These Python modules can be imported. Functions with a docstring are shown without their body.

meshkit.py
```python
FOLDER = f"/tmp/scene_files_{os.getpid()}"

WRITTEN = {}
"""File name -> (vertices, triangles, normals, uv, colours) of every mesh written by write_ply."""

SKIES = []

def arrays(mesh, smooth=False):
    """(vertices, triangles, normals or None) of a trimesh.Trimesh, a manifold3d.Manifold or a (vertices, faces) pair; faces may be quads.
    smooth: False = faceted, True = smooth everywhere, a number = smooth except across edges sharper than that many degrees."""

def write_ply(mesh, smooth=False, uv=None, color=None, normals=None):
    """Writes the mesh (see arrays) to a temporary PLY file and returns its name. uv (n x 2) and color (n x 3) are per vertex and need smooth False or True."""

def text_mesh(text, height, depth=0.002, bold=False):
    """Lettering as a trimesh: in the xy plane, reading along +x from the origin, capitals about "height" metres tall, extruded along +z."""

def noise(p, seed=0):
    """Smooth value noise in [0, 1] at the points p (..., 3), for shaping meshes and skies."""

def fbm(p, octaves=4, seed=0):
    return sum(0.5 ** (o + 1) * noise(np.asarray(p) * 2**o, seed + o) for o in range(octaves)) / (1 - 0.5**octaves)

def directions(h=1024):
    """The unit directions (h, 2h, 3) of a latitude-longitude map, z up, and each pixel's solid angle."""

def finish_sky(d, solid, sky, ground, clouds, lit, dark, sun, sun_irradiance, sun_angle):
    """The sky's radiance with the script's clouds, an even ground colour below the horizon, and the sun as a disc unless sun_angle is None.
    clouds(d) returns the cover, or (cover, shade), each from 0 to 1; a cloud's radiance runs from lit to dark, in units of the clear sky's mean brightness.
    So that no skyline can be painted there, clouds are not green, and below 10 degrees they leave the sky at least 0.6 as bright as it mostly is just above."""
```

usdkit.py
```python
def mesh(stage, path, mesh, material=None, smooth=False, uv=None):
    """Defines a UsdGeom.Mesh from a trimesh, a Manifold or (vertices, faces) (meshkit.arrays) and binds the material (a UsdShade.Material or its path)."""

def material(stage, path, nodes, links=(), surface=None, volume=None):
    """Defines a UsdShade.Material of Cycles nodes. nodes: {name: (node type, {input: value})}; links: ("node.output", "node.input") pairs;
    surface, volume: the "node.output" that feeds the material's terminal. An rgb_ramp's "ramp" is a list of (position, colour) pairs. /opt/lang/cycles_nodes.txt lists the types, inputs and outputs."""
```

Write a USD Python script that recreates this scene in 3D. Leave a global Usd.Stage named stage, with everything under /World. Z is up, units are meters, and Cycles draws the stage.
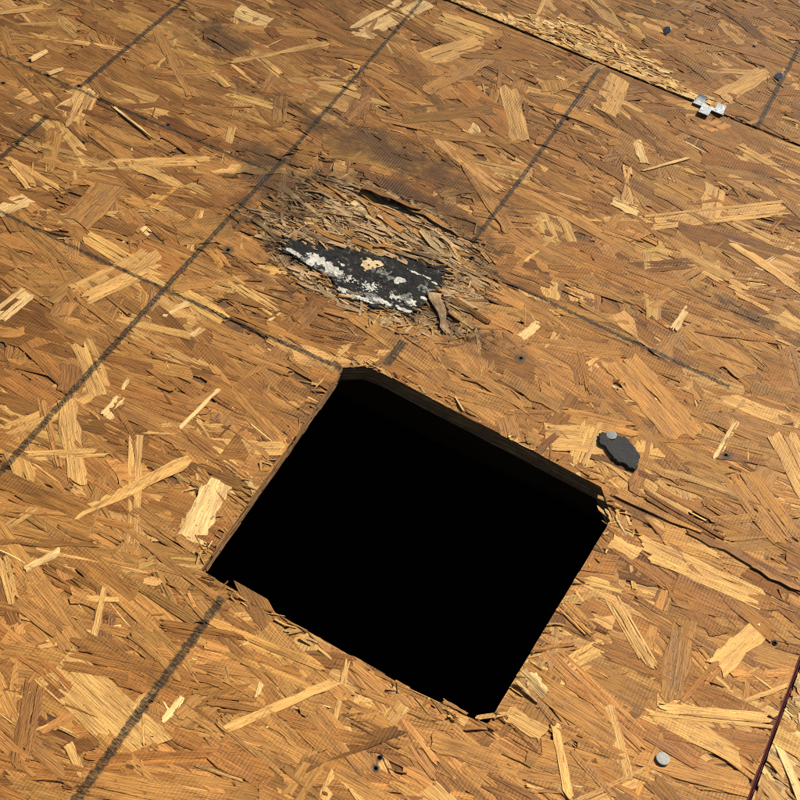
import math, random
import numpy as np
import trimesh, shapely
from shapely.geometry import Polygon, box as sbox, Point
import usdkit, meshkit
from pxr import Usd, UsdGeom, UsdLux, UsdShade, Sdf, Gf, Vt

stage = Usd.Stage.CreateInMemory()
UsdGeom.SetStageUpAxis(stage, 'Z')
UsdGeom.SetStageMetersPerUnit(stage, 1.0)
UsdGeom.Xform.Define(stage, '/World')
stage.SetDefaultPrim(stage.GetPrimAtPath('/World'))
rng = np.random.default_rng(7)

# ------------------------------------------------------------------ camera, sky, sun, exposure
# x runs along the panels' length, y across them, the deck's face is z = 0
FOCAL_PX, EYE = 1540.0, np.array([0.0, 0.0, 0.925])
CAM = np.array([[0.88785, 0.43692, 0.1443], [0.41782, -0.63417, -0.65058], [-0.19274, 0.63791, -0.7456]])  # right, down, forward
EXPOSURE = 0.40
SUN_AZ, SUN_EL = math.radians(20), math.radians(43)        # azimuth from +y towards +x
SUN_DIR = np.array([math.sin(SUN_AZ) * math.cos(SUN_EL), math.cos(SUN_AZ) * math.cos(SUN_EL), math.sin(SUN_EL)])

cam = UsdGeom.Camera.Define(stage, '/World/camera')
cam.CreateFocalLengthAttr(50.0)
cam.CreateHorizontalApertureAttr(50.0 * 800 / FOCAL_PX)
cam.CreateVerticalApertureAttr(50.0 * 800 / FOCAL_PX)
cam.CreateClippingRangeAttr(Gf.Vec2f(0.02, 500))
cam.CreateExposureAttr(EXPOSURE)
r_, d_, f_ = (v / np.linalg.norm(v) for v in CAM)
cam.AddTransformOp().Set(Gf.Matrix4d(*r_, 0, *(-d_), 0, *(-f_), 0, *EYE, 1))

sky = usdkit.material(stage, '/World/Looks/sky', {
    's': ('sky_texture', {'sky_type': 'single_scattering', 'sun_disc': False, 'sun_elevation': SUN_EL, 'sun_rotation': SUN_AZ}),
    'b': ('background_shader', {'strength': 0.05})}, [('s.color', 'b.color')], surface='b.background')
dome = UsdLux.DomeLight.Define(stage, '/World/sky')
UsdShade.MaterialBindingAPI.Apply(dome.GetPrim()).Bind(sky)
dome.GetPrim().SetCustomDataByKey('kind', 'structure')
sun = UsdLux.DistantLight.Define(stage, '/World/sun')
sun.CreateIntensityAttr(1.2); sun.CreateAngleAttr(0.5); sun.CreateNormalizeAttr(True)
sun.CreateColorAttr(Gf.Vec3f(1.0, 0.91, 0.76))
zc = SUN_DIR; xc = np.cross([0, 0, 1.0], zc); xc /= np.linalg.norm(xc); yc = np.cross(zc, xc)
sun.AddTransformOp().Set(Gf.Matrix4d(*xc, 0, *yc, 0, *zc, 0, 0, 0, 8, 1))


def at(px, py, z=0.0):
    """The point of the deck's face (height z) that an 800 px picture from this camera shows at px, py."""
    d = ((px - 400) * r_ + (py - 400) * d_) / FOCAL_PX + f_
    return EYE + d * ((z - EYE[2]) / d[2])


def P(pts, z=0.0):
    return np.array([at(*p, z)[:2] for p in pts])


# ------------------------------------------------------------------ naming and tagging
used = {}


def path_of(name, parent=None):
    base = (parent.GetPath().pathString if parent else '/World') + '/' + name
    n = used.get(base, 0); used[base] = n + 1
    return base if n == 0 else f'{base}_{n:03d}'


def thing(name, label, category, group=None, loc=(0, 0, 0)):
    x = UsdGeom.Xform.Define(stage, path_of(name))
    x.AddTranslateOp().Set(Gf.Vec3d(*map(float, loc)))
    return tag(x.GetPrim(), label, category, group)


def tag(p, label=None, category=None, group=None, kind=None):
    for k, v in (('label', label), ('category', category), ('group', group), ('kind', kind)):
        if v:
            p.SetCustomDataByKey(k, v)
    return p


def part(name, mesh, mat, parent=None, smooth=False, kind=None, label=None):
    p = usdkit.mesh(stage, path_of(name, parent), mesh, mat, smooth=smooth).GetPrim()
    return tag(p, label=label, kind=kind)


def rich(name, V, F, mat, parent, kind=None, label=None):
    """One mesh with normals and the wood's own coordinates. V columns: xyz, normal, grain(3), tint(3), stain, painted edge shade and grime."""
    m = UsdGeom.Mesh.Define(stage, path_of(name, parent))
    V = np.ascontiguousarray(V, np.float32)
    vec = lambda a: Vt.Vec3fArray.FromNumpy(np.ascontiguousarray(a, np.float32))
    m.CreatePointsAttr(vec(V[:, :3]))
    m.CreateFaceVertexCountsAttr(Vt.IntArray.FromNumpy(np.full(len(F), 3, np.int32)))
    m.CreateFaceVertexIndicesAttr(Vt.IntArray.FromNumpy(np.ascontiguousarray(F, np.int32).ravel()))
    m.CreateSubdivisionSchemeAttr('none')
    m.CreateNormalsAttr(vec(V[:, 3:6])); m.SetNormalsInterpolation('vertex')
    pv = UsdGeom.PrimvarsAPI(m)
    pv.CreatePrimvar('grain', Sdf.ValueTypeNames.Float3Array, 'vertex').Set(vec(V[:, 6:9]))
    pv.CreatePrimvar('tint', Sdf.ValueTypeNames.Float3Array, 'vertex').Set(vec(V[:, 9:12]))
    pv.CreatePrimvar('stain', Sdf.ValueTypeNames.Float3Array, 'vertex').Set(vec(np.c_[V[:, 12:14], V[:, 12:13]]))  # y carries the painted crevice shade and grime
    UsdShade.MaterialBindingAPI.Apply(m.GetPrim()).Bind(mat)
    return tag(m.GetPrim(), label=label, kind=kind)


# ------------------------------------------------------------------ layout, all on the deck's face
SEAM_Y, END_X, GAP, THICK = 1.3175, 0.1215, 0.0020, 0.016
HOLE = P([(343, 367), (366, 366.5), (383, 373), (412, 388), (454, 410.5), (530, 449), (601, 487), (613, 517), (488, 724), (468, 717), (406, 688), (312, 634), (200, 570)])
HOLE = np.array(Polygon(HOLE).convex_hull.exterior.coords)[:-1]
if Polygon(HOLE).exterior.is_ccw is False:
    HOLE = HOLE[::-1]
PIT_C, PIT_R = at(374, 249)[:2], np.array([0.108, 0.078])      # worn-out patch above the hole
NAIL_HOLES = [(228, 250), (521, 358), (726, 455), (775, 643), (380, 757), (376, 768), (754, 46), (3, 83), (79, 86), (168, 125), (568, 118), (472, 258)]
NAIL_XY = P(NAIL_HOLES)
# printed layout lines: pixel ends and half width in metres
INK = [((-6, 163), (48, 115), .0029), ((79, 88), (186, -2), .0029), ((-8, 481), (184, 267), .0031), ((184, 267), (284, 158.5), .0028), ((284, 158.5), (422, 0), .0025),
       ((70, 808), (223, 597), .0037), ((386, 365), (404, 341), .0042), ((472, 243), (528, 169), .0027), ((528, 169), (599, 68), .0027), ((757, 127), (803, 40), .0029),
       ((-6, 52), (112, 105), .0021), ((112, 105), (268, 170), .0022), ((474, 264), (530, 293), .0017), ((528, 292), (730, 387), .0026), ((-6, 209), (114, 266), .0022), ((114, 266), (267, 336), .0025), ((267, 336), (342, 368), .0026)]

# ------------------------------------------------------------------ materials
LN = []


def wood_material(path, ink=True):
    N, K = {}, []
    N['tint'] = ('attribute', {'attribute': 'tint'})
    N['gr'] = ('attribute', {'attribute': 'grain'})
    N['st'] = ('attribute', {'attribute': 'stain'})
    N['geo'] = ('geometry', {})
    # long streaks of grain
    N['m1'] = ('mapping', {'scale': (26, 430, 1)}); K.append(('gr.vector', 'm1.vector'))
    N['n1'] = ('noise_texture', {'scale': 1.0, 'detail': 3, 'roughness': .66, 'distortion': .35}); K.append(('m1.vector', 'n1.vector'))
    N['r1'] = ('rgb_ramp', {'ramp': [(0.0, (.38, .33, .28)), (.33, (.62, .57, .52)), (.5, (1, 1, 1)), (.66, (1.28, 1.25, 1.2)), (1, (1.6, 1.55, 1.45))]}); K.append(('n1.fac', 'r1.fac'))
    N['c1'] = ('mix', {'mix_type': 'multiply', 'fac': .72}); K += [('tint.color', 'c1.color1'), ('r1.color', 'c1.color2')]
    # broad tone
    N['m2'] = ('mapping', {'scale': (28, 75, 1)}); K.append(('gr.vector', 'm2.vector'))
    N['n2'] = ('noise_texture', {'scale': 1.0, 'detail': 2}); K.append(('m2.vector', 'n2.vector'))
    N['r2'] = ('rgb_ramp', {'ramp': [(.25, (.62, .58, .54)), (.5, (1, 1, 1)), (.75, (1.25, 1.25, 1.25))]}); K.append(('n2.fac', 'r2.fac'))
    N['c2'] = ('mix', {'mix_type': 'multiply', 'fac': .8}); K += [('c1.color', 'c2.color1'), ('r2.color', 'c2.color2')]
    # dark pores along the grain
    N['m3'] = ('mapping', {'scale': (130, 1400, 1)}); K.append(('gr.vector', 'm3.vector'))
    N['n3'] = ('noise_texture', {'scale': 1.0, 'detail': 2}); K.append(('m3.vector', 'n3.vector'))
    N['r3'] = ('rgb_ramp', {'ramp': [(.27, (.35, .28, .22)), (.38, (1, 1, 1))]}); K.append(('n3.fac', 'r3.fac'))
    N['c3'] = ('mix', {'mix_type': 'multiply', 'fac': .7}); K += [('c2.color', 'c3.color1'), ('r3.color', 'c3.color2')]
    # checks: thin dark splits that follow the grain
    N['mk'] = ('mapping', {'scale': (17, 150, 1)}); K.append(('gr.vector', 'mk.vector'))
    N['nk'] = ('noise_texture', {'scale': 1.0, 'detail': 3, 'roughness': .55, 'distortion': .55}); K.append(('mk.vector', 'nk.vector'))
    N['rk'] = ('rgb_ramp', {'ramp': [(0, (1, 1, 1)), (.403, (1, 1, 1)), (.413, (.16, .12, .10)), (.423, (1, 1, 1)), (.588, (1, 1, 1)), (.600, (.22, .17, .13)), (.612, (1, 1, 1)), (1, (1, 1, 1))]}); K.append(('nk.fac', 'rk.fac'))
    N['ck'] = ('mix', {'mix_type': 'multiply', 'fac': .68}); K += [('c3.color', 'ck.color1'), ('rk.color', 'ck.color2')]
    # crevice shade and grime painted along strand edges, broken up
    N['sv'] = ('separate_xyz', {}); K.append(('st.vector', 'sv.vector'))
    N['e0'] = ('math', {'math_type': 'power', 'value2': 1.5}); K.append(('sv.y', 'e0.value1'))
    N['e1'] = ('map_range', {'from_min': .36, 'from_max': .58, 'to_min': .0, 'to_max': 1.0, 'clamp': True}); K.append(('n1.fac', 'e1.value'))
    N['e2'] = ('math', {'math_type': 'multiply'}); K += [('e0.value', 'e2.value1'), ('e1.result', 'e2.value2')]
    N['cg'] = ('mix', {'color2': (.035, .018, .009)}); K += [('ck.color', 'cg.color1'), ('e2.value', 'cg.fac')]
    # specks of resin and dirt
    N['n4'] = ('noise_texture', {'scale': 420.0, 'detail': 2}); K.append(('geo.position', 'n4.vector'))
    N['r4'] = ('rgb_ramp', {'ramp': [(.28, (.25, .2, .16)), (.36, (1, 1, 1))]}); K.append(('n4.fac', 'r4.fac'))
    N['c4'] = ('mix', {'mix_type': 'multiply', 'fac': .6}); K += [('cg.color', 'c4.color1'), ('r4.color', 'c4.color2')]
    # weather stain from the vertex attribute, broken up by noise
    N['n5'] = ('noise_texture', {'scale': 38.0, 'detail': 5, 'roughness': .72}); K.append(('geo.position', 'n5.vector'))
    N['s1'] = ('math', {'math_type': 'multiply_add', 'value2': 2.6, 'value3': -1.3}); K.append(('n5.fac', 's1.value1'))
    N['s2'] = ('math', {'math_type': 'add'}); K += [('s1.value', 's2.value1'), ('sv.x', 's2.value2')]
    N['s3'] = ('map_range', {'range_type': 'smoothstep', 'from_min': .12, 'from_max': .95, 'to_min': 0, 'to_max': .82}); K.append(('s2.value', 's3.value'))
    N['s4'] = ('math', {'math_type': 'multiply', 'use_clamp': True}); K.append(('s3.result', 's4.value1'))
    N['s5'] = ('map_range', {'from_min': 0, 'from_max': .35, 'clamp': True}); K += [('sv.x', 's5.value'), ('s5.result', 's4.value2')]
    N['c5'] = ('mix', {'color2': (.056, .027, .010)}); K += [('c4.color', 'c5.color1'), ('s4.value', 'c5.fac')]
    last = 'c5.color'
    if ink:
        # smudges round the nail holes
        prev = None
        for i, (x, y) in enumerate(NAIL_XY):
            big = .0085 if NAIL_HOLES[i] in ((521, 358), (726, 455), (228, 250)) else .0042
            N[f'h{i}'] = ('vector_math', {'math_type': 'distance', 'vector2': (x, y, 0)}); K.append(('wob.vector', f'h{i}.vector1'))
            N[f'g{i}'] = ('map_range', {'from_min': .0012, 'from_max': big, 'to_min': 1, 'to_max': 0, 'clamp': True}); K.append((f'h{i}.value', f'g{i}.value'))
            if prev:
                N[f'x{i}'] = ('math', {'math_type': 'maximum'}); K += [(prev, f'x{i}.value1'), (f'g{i}.result', f'x{i}.value2')]; prev = f'x{i}.value'
            else:
                prev = f'g{i}.result'
        N['wn'] = ('noise_texture', {'scale': 300.0, 'detail': 2}); K.append(('geo.position', 'wn.vector'))
        N['wm'] = ('vector_math', {'math_type': 'multiply_add', 'vector2': (.0046, .0046, 0), 'vector3': (-.0023, -.0023, 0)}); K.append(('wn.color', 'wm.vector1'))
        N['wa'] = ('vector_math', {'math_type': 'add'}); K += [('geo.position', 'wa.vector1'), ('wm.vector', 'wa.vector2')]
        N['wob'] = ('vector_math', {'math_type': 'multiply', 'vector2': (1, 1, 0)}); K.append(('wa.vector', 'wob.vector1'))
        N['hp'] = ('math', {'math_type': 'power', 'value2': 1.4}); K.append((prev, 'hp.value1'))
        N['c6'] = ('mix', {'color2': (.03, .026, .022)}); K += [(last, 'c6.color1'), ('hp.value', 'c6.fac')]
        prev = None
        for i, (a, b, w) in enumerate(INK):
            w -= .0003; A, B = at(*a)[:2], at(*b)[:2]; c, L, ang = (A + B) / 2, np.linalg.norm(B - A), math.atan2(*(B - A)[::-1])
            R = np.array([[math.cos(ang), math.sin(ang)], [-math.sin(ang), math.cos(ang)]])
            N[f'l{i}'] = ('mapping', {'rotation': (0, 0, -ang), 'location': (*(-R @ c), 0)}); K.append(('wob.vector', f'l{i}.vector'))
            N[f'la{i}'] = ('vector_math', {'math_type': 'absolute'}); K.append((f'l{i}.vector', f'la{i}.vector1'))
            N[f'lb{i}'] = ('vector_math', {'math_type': 'subtract', 'vector2': (L / 2, w, 0)}); K.append((f'la{i}.vector', f'lb{i}.vector1'))
            N[f'lc{i}'] = ('separate_xyz', {}); K.append((f'lb{i}.vector', f'lc{i}.vector'))
            N[f'ld{i}'] = ('math', {'math_type': 'maximum'}); K += [(f'lc{i}.x', f'ld{i}.value1'), (f'lc{i}.y', f'ld{i}.value2')]
            if prev:
                N[f'le{i}'] = ('math', {'math_type': 'minimum'}); K += [(prev, f'le{i}.value1'), (f'ld{i}.value', f'le{i}.value2')]; prev = f'le{i}.value'
            else:
                prev = f'ld{i}.value'
        N['li'] = ('map_range', {'range_type': 'smoothstep', 'from_min': -.0011, 'from_max': .0006, 'to_min': 1, 'to_max': 0, 'clamp': True}); K.append((prev, 'li.value'))
        N['lm'] = ('mapping', {'scale': (210, 560, 0)}); K.append(('geo.position', 'lm.vector'))
        N['ln'] = ('noise_texture', {'scale': 1.0, 'detail': 4, 'roughness': .7}); K.append(('lm.vector', 'ln.vector'))
        N['lo'] = ('map_range', {'from_min': .33, 'from_max': .58, 'to_min': .42, 'to_max': .97, 'clamp': True}); K.append(('ln.fac', 'lo.value'))
        N['lp'] = ('math', {'math_type': 'multiply'}); K += [('li.result', 'lp.value1'), ('lo.result', 'lp.value2')]
        N['c7'] = ('mix', {'color2': (.019, .016, .010)}); K += [('c6.color', 'c7.color1'), ('lp.value', 'c7.fac')]
        last = 'c7.color'
    # relief: grain, and the comb-like imprint of the press screen
    N['bm'] = ('mapping', {'scale': (60, 900, 1)}); K.append(('gr.vector', 'bm.vector'))
    N['bn'] = ('noise_texture', {'scale': 1.0, 'detail': 2, 'roughness': .6}); K.append(('bm.vector', 'bn.vector'))
    N['b1'] = ('bump', {'strength': .75, 'distance': .0011}); K.append(('bn.fac', 'b1.height'))
    N['wv'] = ('wave_texture', {'wave_type': 'bands', 'bands_direction': 'x', 'profile': 'sine', 'scale': 125.0, 'distortion': 1.1, 'detail': 2, 'detail_scale': 1.4}); K.append(('geo.position', 'wv.vector'))
    N['wy'] = ('wave_texture', {'wave_type': 'bands', 'bands_direction': 'y', 'profile': 'sine', 'scale': 105.0, 'distortion': 1.0, 'detail': 2}); K.append(('geo.position', 'wy.vector'))
    N['wmx'] = ('math', {'math_type': 'multiply_add', 'value2': .12}); K += [('wy.fac', 'wmx.value1'), ('wv.fac', 'wmx.value3')]
    N['wk'] = ('noise_texture', {'scale': 17.0, 'detail': 3}); K.append(('gm.vector', 'wk.vector'))
    N['gm'] = ('mapping', {'scale': (1, 1, .15)}); K.append(('gr.vector', 'gm.vector'))
    N['wl'] = ('map_range', {'from_min': .45, 'from_max': .60, 'to_min': .10, 'to_max': 1, 'clamp': True}); K.append(('wk.fac', 'wl.value'))
    N['wh'] = ('math', {'math_type': 'multiply'}); K += [('wmx.value', 'wh.value1'), ('wl.result', 'wh.value2')]
    N['b2'] = ('bump', {'strength': .7, 'distance': .00026}); K += [('wh.value', 'b2.height'), ('b1.normal', 'b2.normal')]
    N['rr'] = ('map_range', {'from_min': .3, 'from_max': .7, 'to_min': .5, 'to_max': .7}); K.append(('n2.fac', 'rr.value'))
    N['p'] = ('principled_bsdf', {'specular_ior_level': .2}); K += [(last, 'p.base_color'), ('b2.normal', 'p.normal'), ('rr.result', 'p.roughness')]
    return usdkit.material(stage, path, N, K, surface='p.BSDF')


def plain(path, color, rough=.6, metal=0.0, vary=.25, scale=60.0, bump=0.0, spec=.4, bscale=None):
    c = np.array(color)
    N = {'g': ('geometry', {}), 'n': ('noise_texture', {'scale': scale, 'detail': 5, 'roughness': .65}),
         'r': ('rgb_ramp', {'ramp': [(.25, c * (1 - vary)), (.75, np.minimum(c * (1 + vary), 1))]}),
         'p': ('principled_bsdf', {'roughness': rough, 'metallic': metal, 'specular_ior_level': spec})}
    K = [('g.position', 'n.vector'), ('n.fac', 'r.fac'), ('r.color', 'p.base_color')]
    if bump:
        N['bn'] = ('noise_texture', {'scale': bscale or scale * 4, 'detail': 4}); N['b'] = ('bump', {'strength': .8, 'distance': bump})
        K += [('g.position', 'bn.vector'), ('bn.fac', 'b.height'), ('b.normal', 'p.normal')]
    return usdkit.material(stage, path, N, K, surface='p.BSDF')


WOOD = wood_material('/World/Looks/weathered_strand_wood')
CORE = plain('/World/Looks/board_core', (.125, .058, .019), .85, vary=.45, scale=180, bump=.0006)
CUT = plain('/World/Looks/cut_layers', (.21, .105, .037), .85, vary=.5, scale=120)
EDGE_RED = plain('/World/Looks/red_edge_seal', (.075, .005, .008), .85, scale=120)
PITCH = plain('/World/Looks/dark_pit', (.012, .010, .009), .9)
GALV = plain('/World/Looks/galvanised_steel', (.30, .32, .345), .45, .5, vary=.45, scale=240, bump=.0005, bscale=240)
NAILM = plain('/World/Looks/nail_zinc', (.27, .275, .255), .55, 0.0, vary=.35, scale=520, bump=.00008, bscale=700)
DULLNAIL = plain('/World/Looks/dull_nail', (.22, .22, .23), .36, .6, vary=.5, scale=400)
def tar_material(path):
    N = {'g': ('geometry', {}), 'n': ('noise_texture', {'scale': 160.0, 'detail': 5, 'roughness': .65}), 'r': ('rgb_ramp', {'ramp': [(.25, (.010, .010, .010)), (.75, (.032, .031, .030))]}),
         'd': ('noise_texture', {'scale': 95.0, 'detail': 8, 'roughness': .78}), 'dr': ('map_range', {'from_min': .56, 'from_max': .70, 'to_min': 0, 'to_max': .75, 'clamp': True}),
         'c': ('mix', {'color2': (.36, .34, .29)}), 'bn': ('noise_texture', {'scale': 700.0, 'detail': 4}), 'b': ('bump', {'strength': .8, 'distance': .0009}), 'p': ('principled_bsdf', {'roughness': .85, 'specular_ior_level': .12})}
    K = [('g.position', 'n.vector'), ('n.fac', 'r.fac'), ('g.position', 'd.vector'), ('d.fac', 'dr.value'), ('r.color', 'c.color1'), ('dr.result', 'c.fac'), ('c.color', 'p.base_color'), ('g.position', 'bn.vector'), ('bn.fac', 'b.height'), ('b.normal', 'p.normal')]
    return usdkit.material(stage, path, N, K, surface='p.BSDF')


TAR = tar_material('/World/Looks/tar_felt')
SHINGLE = plain('/World/Looks/shingle_scrap', (.036, .035, .036), .85, vary=.45, scale=900, bump=.0005, bscale=1500, spec=.3)
GREYISH = plain('/World/Looks/grey_residue', (.17, .165, .15), .85, vary=.6, scale=420, bump=.0004, bscale=800)
FLAKE = plain('/World/Looks/white_residue', (.50, .48, .42), .8, vary=.5, scale=330, bump=.0004, bscale=800)
CREAM = plain('/World/Looks/cream_wood_crumb', (.58, .42, .22), .8, vary=.3, scale=300, bump=.0004, bscale=800)
PLASTER = plain('/World/Looks/house_wall', (.42, .38, .32), .9, vary=.15, scale=4)
DUST = plain('/World/Looks/attic_insulation', (.12, .10, .085), .95, vary=.3, scale=9)
SOIL = plain('/World/Looks/ground', (.11, .12, .06), .95, vary=.4, scale=.8)

# ------------------------------------------------------------------ wood strands
PALETTE = {'d': (.150, .060, .0125), 'b': (.250, .108, .0245), 'm': (.340, .162, .0410), 'l': (.50, .280, .086), 'c': (.62, .405, .165), 'g': (.185, .120, .058), 'w': (.43, .285, .14)}
VIEW = P([(-12, -12), (812, -12), (812, 812), (-12, 812)])
VIEWP = Polygon(VIEW)


def stain_at(x, y):
    """Grey weathering round the worn patch and along the upper left of the deck."""
    s = np.zeros_like(x)
    for px, py, ra, rb, rot, k in [(276, 176, .046, .026, -.6, 1.2), (262, 238, .045, .022, -.2, .6), (390, 152, .115, .024, -.05, .95), (300, 300, .07, .016, -.05, .5), (455, 325, .06, .022, -.1, .75),
                                   (420, 350, .045, .014, 0, .5), (222, 38, .045, .02, -.3, .95), (455, 222, .05, .018, .0, .5), (755, 318, .05, .011, -.1, .8), (650, 512, .016, .010, 0, .75), (715, 215, .02, .03, 0, .3),
                                   (775, 180, .05, .012, 0, .4), (320, 408, .022, .012, .9, .6), (30, 120, .12, .07, 0, .28), (345, 372, .02, .008, 0, .8), (560, 640, .03, .02, 0, .15)]:
        c = at(px, py)[:2]; dx, dy = x - c[0], y - c[1]
        u, v = (dx * math.cos(rot) + dy * math.sin(rot)) / ra, (-dx * math.sin(rot) + dy * math.cos(rot)) / rb
        s = np.maximum(s, k * np.exp(-(u * u + v * v) * .75))
    q = np.hypot((x - PIT_C[0]) / PIT_R[0], (y - PIT_C[1]) / PIT_R[1])                   # soaked ring at the rim of the patch
    side = np.clip(.62 + .38 * ((y - PIT_C[1]) / .05 - (x - PIT_C[0]) / .12), .25, 1)
    return np.maximum(s, .72 * side * np.exp(-((q - 1.1) / .2) ** 2))


def slats(d, nx=6, rows=6):
    """d: arrays of n strips: cx cy ang x0 x1 y0 y1 (own axes; y0b y1b at the far end) z tl tw bow skew th tint(n,3) seed(n). Returns V (n, k, 13), F (m, 3) for one strip."""
    n = len(d['cx']); S = np.linspace(0, 1, nx + 1); rim = np.minimum(.0007 / np.maximum(d['y1'] - d['y0'], 1e-4), .28)
    g = np.random.default_rng(int(d.get('rs', 1))); o1 = np.ones(n)
    T = np.stack([0 * o1, rim, 1 - rim, o1] if rows == 4 else [0 * o1, rim, .36 * o1, .64 * o1, 1 - rim, o1], 1)
    s, t = S[None, :, None] + 0 * T[:, None, :], T[:, None, :] + 0 * S[None, :, None]
    W0, W1 = (d['y1'] - d['y0'])[:, None, None], (d['y1b'] - d['y0b'])[:, None, None]
    lo = d['y0'][:, None, None] * (1 - s) + d['y0b'][:, None, None] * s
    hi = d['y1'][:, None, None] * (1 - s) + d['y1b'][:, None, None] * s
    edge = g.normal(0, 1, (n, nx + 1, 2)) * np.minimum(.07 * W0, .0009)
    lo = lo + edge[:, :, :1]; hi = hi + edge[:, :, 1:]
    v = lo * (1 - t) + hi * t
    u = d['x0'][:, None, None] + (d['x1'] - d['x0'])[:, None, None] * s
    ends = np.zeros((n, nx + 1, rows)); Lm = np.minimum((d['x1'] - d['x0']) * .10, .0075)
    for k, sg in ((0, 1), (nx, -1)):
        jag = np.abs(g.normal(0, 1, (n, rows))) * Lm[:, None] * .5
        ends[:, k] = sg * jag + d['skew'][:, None] * (T - .5) * (d['y1'] - d['y0'])[:, None]
    u = u + ends
    Lh = ((d['x1'] - d['x0']) / 2)[:, None, None]; um = ((d['x1'] + d['x0']) / 2)[:, None, None]
    bevel = np.where((t < .01) | (t > .99), -d['bev'][:, None, None], 0)
    q = (u - um) / Lh
    z = d['z'][:, None, None] + d['tl'][:, None, None] * q + d['tw'][:, None, None] * (t * 2 - 1) + d['bow'][:, None, None] * (q * q - .5) + bevel
    z = z + g.normal(0, 1, (n, nx + 1, 1)) * d['rough'][:, None, None]
    bend = d['bend'][:, None, None] * (q * q - .4)
    ca, sa = np.cos(d['ang'])[:, None, None], np.sin(d['ang'])[:, None, None]
    vv = v + bend
    X = d['cx'][:, None, None] + u * ca - vv * sa; Y = d['cy'][:, None, None] + u * sa + vv * ca
    top = np.stack([X, Y, z], -1)                                         # n, nx+1, rows, 3
    e1 = np.gradient(top, axis=1); e2 = np.gradient(top, axis=2)
    nm = np.cross(e1, e2); nm /= np.maximum(np.linalg.norm(nm, axis=-1, keepdims=True), 1e-12)
    grain = np.stack([u + 0 * v, v, 0 * u], -1) + (d['seed'][:, None] * np.array([13.7, 7.3, 31.0]))[:, None, None, :]
    k4 = rows * (nx + 1)
    ring = [i * rows for i in range(nx + 1)] + [nx * rows + j for j in range(1, rows)] + [i * rows + rows - 1 for i in range(nx - 1, -1, -1)] + list(range(rows - 2, 0, -1))
    flat = top.reshape(n, k4, 3); gf = grain.reshape(n, k4, 3)
    rp = flat[:, ring]; nr = len(ring)
    tang = np.roll(rp, -1, 1) - np.roll(rp, 1, 1); on = np.stack([tang[..., 1], -tang[..., 0], 0 * tang[..., 0]], -1)
    on /= np.maximum(np.linalg.norm(on, axis=-1, keepdims=True), 1e-12)
    low = rp.copy(); low[..., 2] -= d['th'][:, None]
    pos = np.concatenate([flat, rp, low], 1); nor = np.concatenate([nm.reshape(n, k4, 3), on, on], 1)
    gg = np.concatenate([gf, gf[:, ring], gf[:, ring]], 1)
    V = np.concatenate([pos, nor, gg, np.repeat(d['tint'][:, None, :], pos.shape[1], 1), np.zeros((n, pos.shape[1], 2))], -1)
    side = np.zeros((n, nx + 1, rows)); side[:, :, 0] = d['edge_shade0'][:, None]; side[:, :, -1] = d['edge_shade1'][:, None]      # crevice shade and grime painted along some long edges
    side = side.reshape(n, k4); V[:, :, 13] = np.concatenate([side, side[:, ring], side[:, ring]], 1); V[:, k4:, 13] = np.maximum(V[:, k4:, 13], .35)  # strand sides are painted darker too, like shaded crevices
    V[..., 12] = np.minimum(stain_at(V[..., 0], V[..., 1]) + d['stain'][:, None], 1.1)
    F = []
    for i in range(nx):
        for j in range(rows - 1):
            a, b, c, e = i * rows + j, (i + 1) * rows + j, (i + 1) * rows + j + 1, i * rows + j + 1
            F += [(a, b, c), (a, c, e)]
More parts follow.
